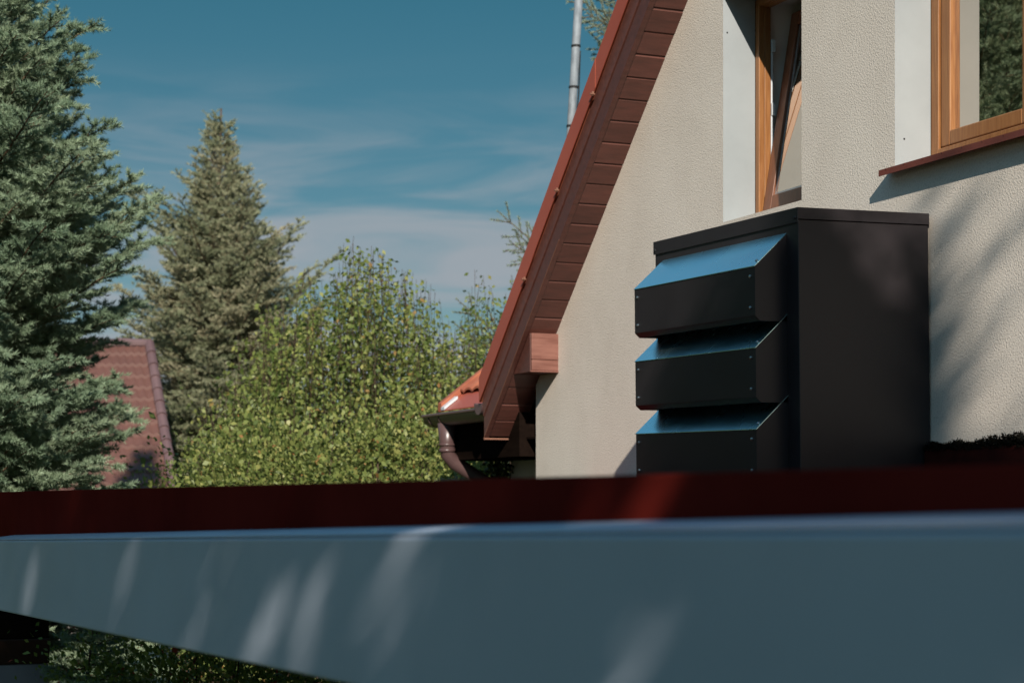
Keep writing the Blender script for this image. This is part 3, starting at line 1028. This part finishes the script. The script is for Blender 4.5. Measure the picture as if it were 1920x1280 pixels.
def bough_list(tree, tips):
    SP, SD, SLn, ST = [], [], [], []
    KP, KD, KL, KR = [], [], [], []
    for (px0, py0, px1, py1, dd, dense) in tips:
        a_ = at(px0, py0, 17.0 + dd * .3); b_ = at(px1, py1, 17.0 + dd)
        n = 12
        pts = np.array([a_ + (b_ - a_) * s + np.array([0, 0, -.10 * math.sin(math.pi * s) * np.linalg.norm(b_ - a_)]) for s in np.linspace(0, 1, n + 1)])
        L_ = np.linalg.norm(b_ - a_)
        for k in range(n):
            d = pts[k + 1] - pts[k]; l = np.linalg.norm(d); d = d / l
            KP.append(pts[k]); KD.append(d); KL.append(l); KR.append(.012 - .008 * k / n)
            if k < 2: continue
            SP.append(pts[k]); SD.append(d); SLn.append(l); ST.append(.5)
            if rng.random() > dense: continue
            lat = norm(np.cross(d, FW)); lt2 = norm(np.cross(d, lat))
            for sg in (-1, 1):
                ang = rng.normal() * .5
                side = lat * math.cos(ang) * sg + lt2 * math.sin(ang)
                sd_ = norm(d * .8 + side * .65 + np.array([0, 0, -.05]))
                ll = (.10 + .25 * (1 - k / n)) * min(1, L_) + .05
                KP.append(pts[k]); KD.append(sd_); KL.append(ll); KR.append(.005)
                q = 0
                while q < ll:
                    SP.append(pts[k] + sd_ * q); SD.append(sd_); SLn.append(min(.12, ll - q + .02)); ST.append(.55); q += .1
    V, F, T = needles_from_shoots(np.array(SP), np.array(SD), np.array(SLn), np.array(ST), 44, .028, .008)
    np_mesh('crown', V, F, M['pale_needle'], tree, T)
    KV, KF = sticks(np.array(KP), np.array(KD), np.array(KL), np.array(KR), np.array(KR) * .75)
    np_mesh('branches', KV, KF, M['twig'], tree)


M['pale_needle'] = leaf_mat('pale spruce needle', [(0.0, (0.12, 0.16, 0.11)), (0.5, (0.23, 0.28, 0.20)), (1.0, (0.32, 0.36, 0.27))], 0.2, 0.55)
sp3 = thing('spruce_tree', 'pale spruce behind the house whose branch tips stick out past the verge', 'spruce', (B3[0], B3[1], -EYE))
f = MB(); trunk(f, B3[0], B3[1], -EYE, 4.6, .15); f.build('trunk', M['bark'], sp3, smooth=True)
bough_list(sp3, [(1240, 80, 1085, -5, 0, .8), (1240, 60, 1100, 25, -.2, .9), (1240, 90, 1120, -40, .2, .8), (1240, 150, 1105, 60, 0, .7), (1240, 150, 1130, 40, .3, .9),
                 (1240, 10, 1110, -60, 0, .8), (1230, 110, 1128, 100, 0, .6), (1240, 130, 1140, 75, .5, .8),
                 (1240, 560, 932, 395, 0, .5), (1240, 560, 955, 452, .1, 1), (1200, 560, 972, 480, -.2, 1), (1240, 520, 985, 440, .3, 1), (1150, 540, 962, 430, .1, 1),
                 (1240, 760, 855, 560, 0, .8), (1240, 760, 848, 604, .1, .7), (1200, 760, 872, 640, -.3, .9), (1200, 780, 890, 660, .2, 1), (1200, 800, 885, 690, .3, 1),
                 (1200, 820, 868, 730, 0, 1), (1200, 800, 900, 640, .4, 1), (1200, 820, 900, 745, .2, 1), (1180, 700, 905, 600, .2, .8)])


def leaves(P, D, size, tint, fold=.25, aspect=.62):
    """diamond leaves at P pointing along D"""
    n = len(P)
    side = norm(np.cross(D, rng.normal(size=(n, 3))))
    nn = np.cross(D, side)
    sz = np.asarray(size)[:, None] if not np.isscalar(size) else size
    V = np.empty((n, 4, 3))
    mid = P + D * sz * .45
    V[:, 0] = P
    V[:, 1] = mid + side * sz * aspect * .5 + nn * sz * fold * .3
    V[:, 2] = P + D * sz
    V[:, 3] = mid - side * sz * aspect * .5 + nn * sz * fold * .3
    F = np.arange(n * 4).reshape(n, 4)
    return V.reshape(-1, 3), F, np.repeat(np.clip(tint, 0, 1), 4)


def leafy_bush(name, label, cat, env, pxa, pxb, depth, spread, n_stems, leaf, gap, mat, foot, bare_top=.0, lean=.12, tmean=.45):
    """upright shrub: env(px) gives the photo row of its outline at that column; stems grow from the ground"""
    c = at((pxa + pxb) / 2, 900, depth)
    t = thing(name, label, cat, (c[0], c[1], -EYE))
    LP, LD, LS, LT = [], [], [], []
    KP, KD, KL, KR = [], [], [], []
    for _ in range(n_stems):
        px = pxa + (pxb - pxa) * rng.random()
        dd = depth + rng.normal() * spread
        row = env(px) + abs(rng.normal()) * 90 - 8 - (28 * rng.random() if rng.random() < .12 else 0)
        tip = at(px, row, dd)
        root = at(px + (rng.random() - .5) * 120, 900, dd); root[2] = -EYE
        root[:2] = root[:2] * .5 + tip[:2] * .5 + (np.array([c[0], c[1]]) - tip[:2]) * lean
        n = 14
        bend = rng.normal(size=2) * .12
        pts = []
        for s in np.linspace(0, 1, n + 1):
            p = root + (tip - root) * s
            p[:2] += bend * math.sin(math.pi * s)
            pts.append(p)
        pts = np.array(pts)
        tb = tmean + rng.normal() * .15
        L_ = tip[2] - root[2]
        for k in range(n):
            d = pts[k + 1] - pts[k]; l = np.linalg.norm(d); d = d / l
            KP.append(pts[k]); KD.append(d); KL.append(l); KR.append(.008 * (1 - k / n) + .0016)
            s0 = (k + .5) / n
            if pts[k][2] < foot: continue
            dens = 1.0 if s0 < .9 else .55
            m = rng.poisson(l / gap * dens)
            for _q in range(m):
                s = rng.random()
                rad = (.02 + .16 * (1 - s0) ** .6 * rng.random() + .03 * rng.random())
                az = rng.random() * 6.283
                o = np.array([math.cos(az), math.sin(az), 0]) * rad
                p = pts[k] + d * l * s + o + np.array([0, 0, rng.normal() * .02])
                dv_ = norm(np.array([o[0], o[1], 0]) / max(rad, 1e-3) * .8 + np.array([rng.normal() * .3, rng.normal() * .3, -.55 + rng.normal() * .45]))
                LP.append(p); LD.append(dv_); LS.append(leaf * (.65 + .6 * rng.random())); LT.append(tb + rng.normal() * .18)
    V, F, T = leaves(np.array(LP), np.array(LD), np.array(LS), np.array(LT))
    np_mesh('foliage', V, F, mat, t, T)
    KV, KF = sticks(np.array(KP), np.array(KD), np.array(KL), np.array(KR), np.array(KR) * .8)
    np_mesh('stems', KV, KF, M['bark'], t)
    return t


def interp(pts):
    xs = [p[0] for p in pts]; ys_ = [p[1] for p in pts]
    return lambda x: float(np.interp(x, xs, ys_))


leafy_bush('tall_shrub', 'tall yellow green shrub with upright leafy shoots against the sky', 'shrub',
           interp([(360, 800), (420, 690), (490, 600), (545, 545), (575, 490), (600, 525), (635, 500), (655, 460), (700, 465), (745, 495), (775, 520), (800, 530), (825, 560), (850, 590), (880, 620)]),
           370, 880, 16.0, .6, 360, .047, .0175, M['leaf'], -1.2)
leafy_bush('tall_shrub', 'smaller leafy shrub with a few tall shoots beside the red verge', 'shrub',
           interp([(770, 670), (830, 625), (870, 590), (892, 515), (915, 520), (932, 580), (962, 510), (990, 560), (1040, 600)]),
           770, 1040, 16.8, .45, 180, .046, .019, M['leaf'], -1.0, tmean=.38)


def mound(name, label, cat, centre, size, n, leaf, mat, berries=0, tmean=.45, kind=None, hollow=.72):
    """bushy mound: clumped leaves in an ellipsoid shell with stems"""
    t = thing(name, label, cat, (centre[0], centre[1], -EYE))
    nc = 70
    cen = norm(rng.normal(size=(nc, 3))) * (hollow + (1 - hollow) * rng.random((nc, 1)))
    cen = cen * size + centre
    idx = rng.integers(0, nc, n)
    P = cen[idx] + rng.normal(size=(n, 3)) * np.array(size) * .17
    P[:, 2] = np.maximum(P[:, 2], -EYE + .02)
    out = norm((P - centre) / size)
    D = norm(out + rng.normal(size=(n, 3)) * .7)
    tt = np.clip(tmean + rng.normal(size=n) * .22 + (rng.random(nc)[idx] - .5) * .3, 0, .93)
    red = rng.random(n) < (.012 + .10 * (rng.random(nc)[idx] > .85))
    tt[red] = .97
    V, F, T = leaves(P, D, leaf * np.exp(rng.normal(size=n) * .32), tt)
    np_mesh('foliage', V, F, mat, t, T)
    k = 60
    ii = rng.integers(0, nc, k)
    root = np.tile(np.array([centre[0], centre[1], -EYE]), (k, 1)) + rng.normal(size=(k, 3)) * np.array([size[0] * .35, size[1] * .35, 0])
    dvec = cen[ii] - root
    ll = np.linalg.norm(dvec, axis=1)
    KV, KF = sticks(root, norm(dvec), ll, np.full(k, .016), np.full(k, .004))
    np_mesh('stems', KV, KF, M['bark'], t)
    return t


c = at(460, 960, 13.6); mound('garden_bush', 'low bushy shrub with orange tinged leaves at the foot of the neighbour roof', 'shrub', np.array([c[0], c[1], c[2] - .35]), np.array([.85, .8, .95]), 16500, .035, M['hedge_leaf'])
c = at(640, 940, 13.3); mound('garden_bush', 'rounded yellow green bush with scattered orange leaves below the tall shrub', 'shrub', np.array([c[0], c[1], c[2] - .35]), np.array([.85, .8, 1.0]), 18500, .035, M['hedge_leaf'], tmean=.5)
c = at(800, 940, 13.6); mound('garden_bush', 'pale bush just left of the downpipe', 'shrub', np.array([c[0], c[1], c[2] - .3]), np.array([.7, .7, .92]), 14500, .034, M['hedge_leaf'], tmean=.58)
c = at(910, 985, 13.0); mound('garden_bush', 'small shaded bush under the porch gutter', 'shrub', np.array([c[0], c[1], c[2] - .2]), np.array([.45, .45, .55]), 6000, .036, M['hedge_leaf'], tmean=.4)
# shaded hedge behind the canopy end, seen below the beam
c = at(380, 1330, 9.7); mound('berry_hedge', 'dense shaded hedge with red berries and leaves below the grey beam', 'hedge', np.array([c[0], c[1], c[2] - .2]), np.array([.85, .42, .78]), 26000, .026, M['dark_leaf'], tmean=.5, hollow=.75)
c = at(700, 1330, 9.9); mound('berry_hedge', 'right end of the shaded hedge, half hidden by the grey beam', 'hedge', np.array([c[0], c[1], c[2] - .2]), np.array([.7, .42, .7]), 16000, .026, M['dark_leaf'], tmean=.45, hollow=.75)
# ivy hanging at the porch corner
c = at(935, 870, 12.2)
iv = thing('ivy', 'dark ivy hanging at the shaded porch corner', 'ivy', (c[0], c[1], -EYE))
n = 1500
P = np.array(c) + rng.normal(size=(n, 3)) * np.array([.05, .06, .22]) + np.array([0, 0, -.1])
V, F, T = leaves(P, norm(rng.normal(size=(n, 3)) + np.array([-.4, -.4, -.4])), .035 * (.6 + .6 * rng.random(n)), rng.random(n))
np_mesh('foliage', V, F, M['ivy'], iv, T)
KV, KF = sticks(np.array([[c[0], c[1], -EYE]]), np.array([[0, 0, 1.0]]), np.array([c[2] + EYE]), np.array([.015]), np.array([.008]))
np_mesh('stems', KV, KF, M['bark'], iv)

# young blue spruces
B4 = at(170, 1250, 9.5)
spruce('young blue spruce in the shade beside the pillar', B4, -.55, .03, dict(
    prof=lambda z: max(.03, .30 * (-.45 - z) + .05), zlo=-1.9, zhi=-.5, dz=.10, nb=7, elev=lambda z: .12, step=.06, shoot=.085, n_needle=26, nl=.024, nw=.0032,
    view=None, droop=.05, tintc=.6, ragged=.2), M['blue_needle'])
B5 = at(862, 930, 12.6)
spruce('young pale spruce tip beneath the downpipe', B5, .28, .03, dict(
    prof=lambda z: max(.03, .33 * (.34 - z)), zlo=-1.0, zhi=.30, dz=.11, nb=7, elev=lambda z: .35, step=.06, shoot=.09, n_needle=22, nl=.026, nw=.004,
    view=None, droop=.02, tintc=.8, ragged=.2), M['pale_needle'])

# ------------------------------------------------------------------ neighbour house
D1 = 22.0
r_end = at(280, 646, D1); e_end = at(329, 935, 20.2)
r_far = r_end - RT * 5.0
e_far = e_end - RT * 6.7
back = 3.6
nb_ = thing('neighbour_house', 'neighbouring house with brown red metal tile hip roof behind the blue spruce', 'house', (r_end[0] - 2.2, r_end[1] + 1.0, -EYE))
f = MB()
rows = 13; colsn = 60
grid = []
for i in range(rows):
    for half in (0, 1):
        s = (i + half * .999) / rows
        Lp = r_far + (e_far - r_far) * s; Rp = r_end + (e_end - r_end) * s
        lift = .035 if half else .0
        row = []
        for j in range(colsn * 4 + 1):
            p = Lp + (Rp - Lp) * (j / (colsn * 4))
            w_ = .012 * math.sin(j * math.pi / 2)
            row.append((p[0], p[1], p[2] + lift + w_))
        grid.append(row)
b0 = len(f.v)
for row in grid: f.v += row
wN = colsn * 4 + 1
for i in range(len(grid) - 1):
    for j in range(wN - 1):
        f.f.append((b0 + i * wN + j, b0 + i * wN + j + 1, b0 + (i + 1) * wN + j + 1, b0 + (i + 1) * wN + j))
rb_end = r_end; e2 = e_end + FW * 4.2 - RT * 1.4
f.poly([r_end, e_end, e2])
f.poly([r_end, e2, e_far + FW * 4.2, r_far])
f.poly([r_far, e_far, e_far + FW * 4.2])
f.build('roof', M['neigh'], nb_)
f = MB()
n = 12
for i in range(n):
    a_ = r_end + (e_end - r_end) * (i / n); b_ = r_end + (e_end - r_end) * ((i + 1.06) / n)
    f.tube([a_ + np.array([0, 0, .02]), b_ + np.array([0, 0, .035])], [.055, .062], 10)
f.build('hip_cap', M['neigh_cap'], nb_)
f = MB()
for i in range(14):
    a_ = r_end + (r_far - r_end) * (i / 14); b_ = r_end + (r_far - r_end) * ((i + 1.05) / 14)
    f.tube([a_ + np.array([0, 0, .01]), b_ + np.array([0, 0, .02])], [.055, .06], 10)
f.build('ridge_cap', M['neigh_cap'], nb_)
f = MB()
q = [e_end - RT * .5 + FW * .5, e_end - RT * .5 + FW * 3.8, e_far + RT * .5 + FW * 3.8, e_far + RT * .5 + FW * .5]
zt = e_end[2] + .3
f.hexa([(p[0], p[1], -EYE) for p in q] + [(p[0], p[1], zt) for p in q])
f.build('wall', M['neigh_wall'], nb_)

# ------------------------------------------------------------------ trees behind and beside the viewpoint (they shade and mirror)
def copy_tree(o, loc, rz, label, parent=None, sc=1.0):
    c_ = o.copy(); COL.objects.link(c_); c_.parent = parent
    if parent is None:
        c_.location = (loc[0], loc[1], loc[2]); c_.rotation_euler = (0, 0, rz); c_.scale = (sc, sc, sc)
        c_['label'] = label
    for ch in o.children: copy_tree(ch, None, 0, None, c_)
    return c_


for i, (px_, dd, rz, sc, lab) in enumerate(((-1000, 12.8, 1.0, 1.2, 'blue spruce outside the left edge, first of the garden row'), (-2000, 12.0, 2.3, .8, 'blue spruce far left of the view, second of the garden row'),
                             (-2900, 13.5, 4.0, 1.0, 'blue spruce at the left end of the garden row'))):
    p = at(px_, 900, dd)
    copy_tree(sp1, (p[0], p[1], 0), rz, lab, sc=sc)['group'] = 'blue spruces of the garden row'
sp1['group'] = 'blue spruces of the garden row'

rng = np.random.default_rng(13)
shade = thing('shade_tree', 'broad leafy tree behind the viewpoint that dapples the canopy', 'tree', (-2.45, -3.6, -EYE))
f = MB()
f.tube([(-2.45, -3.6, -EYE), (-2.42, -3.55, -.2), (-2.4, -3.5, 2.2), (-2.3, -3.4, 5.2)], [.22, .18, .14, .05], 12)
rs = random.Random(3)
for k in range(16):
    z = .8 + k * .27
    az = k * 2.4
    l = rs.uniform(1.2, 2.2)
    f.tube([(-2.4, -3.5, z), (-2.4 + l * .5 * math.cos(az), -3.5 + l * .3 * math.sin(az), z + .35), (-2.4 + l * math.cos(az), -3.5 + l * .6 * math.sin(az), z + .8)], [.045, .03, .01], 7)
f.build('trunk', M['bark'], shade, smooth=True)
n = 130000
nc = 1300
cx = rng.uniform(-4.6, .55, nc); cy = rng.uniform(-4.6, -2.2, nc)
ztop = 6.15 - .22 * np.minimum(cx, 0) + .60 * (-3.0 - cy) + rng.normal(size=nc) * .14
cz = 1.1 + (ztop - 1.1) * rng.random(nc) ** .9
cx = cx - .41 * (-3.0 - cy) * -1.0 * -1.0
cen = np.stack([cx, cy, cz], 1)
ne = 260
ey = rng.uniform(-4.2, -2.6, ne)
ex = rng.uniform(.15, 1.0, ne) + .375 * (ey + 3.0)
ez = 4.6 + 1.62 * rng.random(ne) ** .9 - .595 * (ey + 3.0)
cen = np.concatenate([cen, np.stack([ex, ey, ez], 1)], 0)
nc += ne
n += 22000
idx = rng.integers(0, nc, n)
P = cen[idx] + rng.normal(size=(n, 3)) * .17
# gaps between the leaf clumps through which the sun reaches the canopy and the cabinet
def on_plane(px_, py_, x=None, y=None):
    d_ = FW + RT * ((px_ - 960) / FPX) + np.array([0, 0, (HOR - py_) / FPX])
    return d_ * ((x / d_[0]) if x is not None else (y / d_[1]))


sv = np.array(SUN)
keep = np.ones(n, bool)
for (q, r_) in ((on_plane(715, 1140, x=.94), .03), (on_plane(790, 1275, x=.94), .02), (on_plane(1185, 1235, x=.94), .022),
                (on_plane(235, 1070, x=.94), .04), (on_plane(58, 1085, x=.94), .045), (on_plane(350, 1200, x=.94), .03), (on_plane(490, 1200, x=.94), .03), (on_plane(575, 1160, x=.94), .035),
                (on_plane(815, 990, x=1.0), .05), (on_plane(1205, 935, x=1.09), .045), (on_plane(1090, 912, x=1.09), .02), (on_plane(1610, 885, x=1.09), .0),
                (on_plane(1648, 425, y=6.13), .13), (on_plane(1655, 500, y=6.13), .11), (on_plane(1732, 425, y=6.13), .09), (on_plane(1590, 402, y=6.13), .05)):
    w_ = P - q
    dist = np.linalg.norm(w_ - np.outer(w_ @ sv, sv), axis=1)
    keep &= dist > r_ + .03
tw = (XW - P[:, 0]) / sv[0]
hy = P[:, 1] + sv[1] * tw; hz = P[:, 2] + sv[2] * tw
keep &= ~((hy < 6.07) & (hy > 3.5) & (hz > .12) & (hz < 2.4))
P = P[keep]; n = len(P)
V, F, T = leaves(P, norm(rng.normal(size=(n, 3)) + np.array([0, 0, -.5])), .095 * (.6 + .6 * rng.random(n)), .4 + rng.normal(size=n) * .2)
np_mesh('crown', V, F, M['leaf'], shade, T)
# a few thin boughs reaching sideways, their shadows streak the wall beside the cabinet
KP, KD, KL, LP = [], [], [], []
for (x_, z_, l, el) in ((.45, 6.2, .75, .35), (.5, 5.9, .8, .3), (.45, 5.55, .8, .4), (.4, 5.1, .95, .35), (.5, 6.45, .5, .4)):
    d = norm(np.array([1.0, .1, el]))
    KP.append((x_ - .3, -3.0, z_ - .1)); KD.append(d); KL.append(l + .3)
    for q in np.linspace(0, l, 60):
        LP.append(np.array([x_, -3.0, z_]) + d * q + rng.normal(size=3) * .035)
KV, KF = sticks(np.array(KP), np.array(KD), np.array(KL), np.full(5, .02), np.full(5, .006))
np_mesh('boughs', KV, KF, M['bark'], shade)
LP = np.array(LP)
V, F, T = leaves(LP, norm(rng.normal(size=LP.shape)), .075 * (.6 + .6 * rng.random(len(LP))), np.full(len(LP), .4))
np_mesh('bough_leaves', V, F, M['leaf'], shade, T)
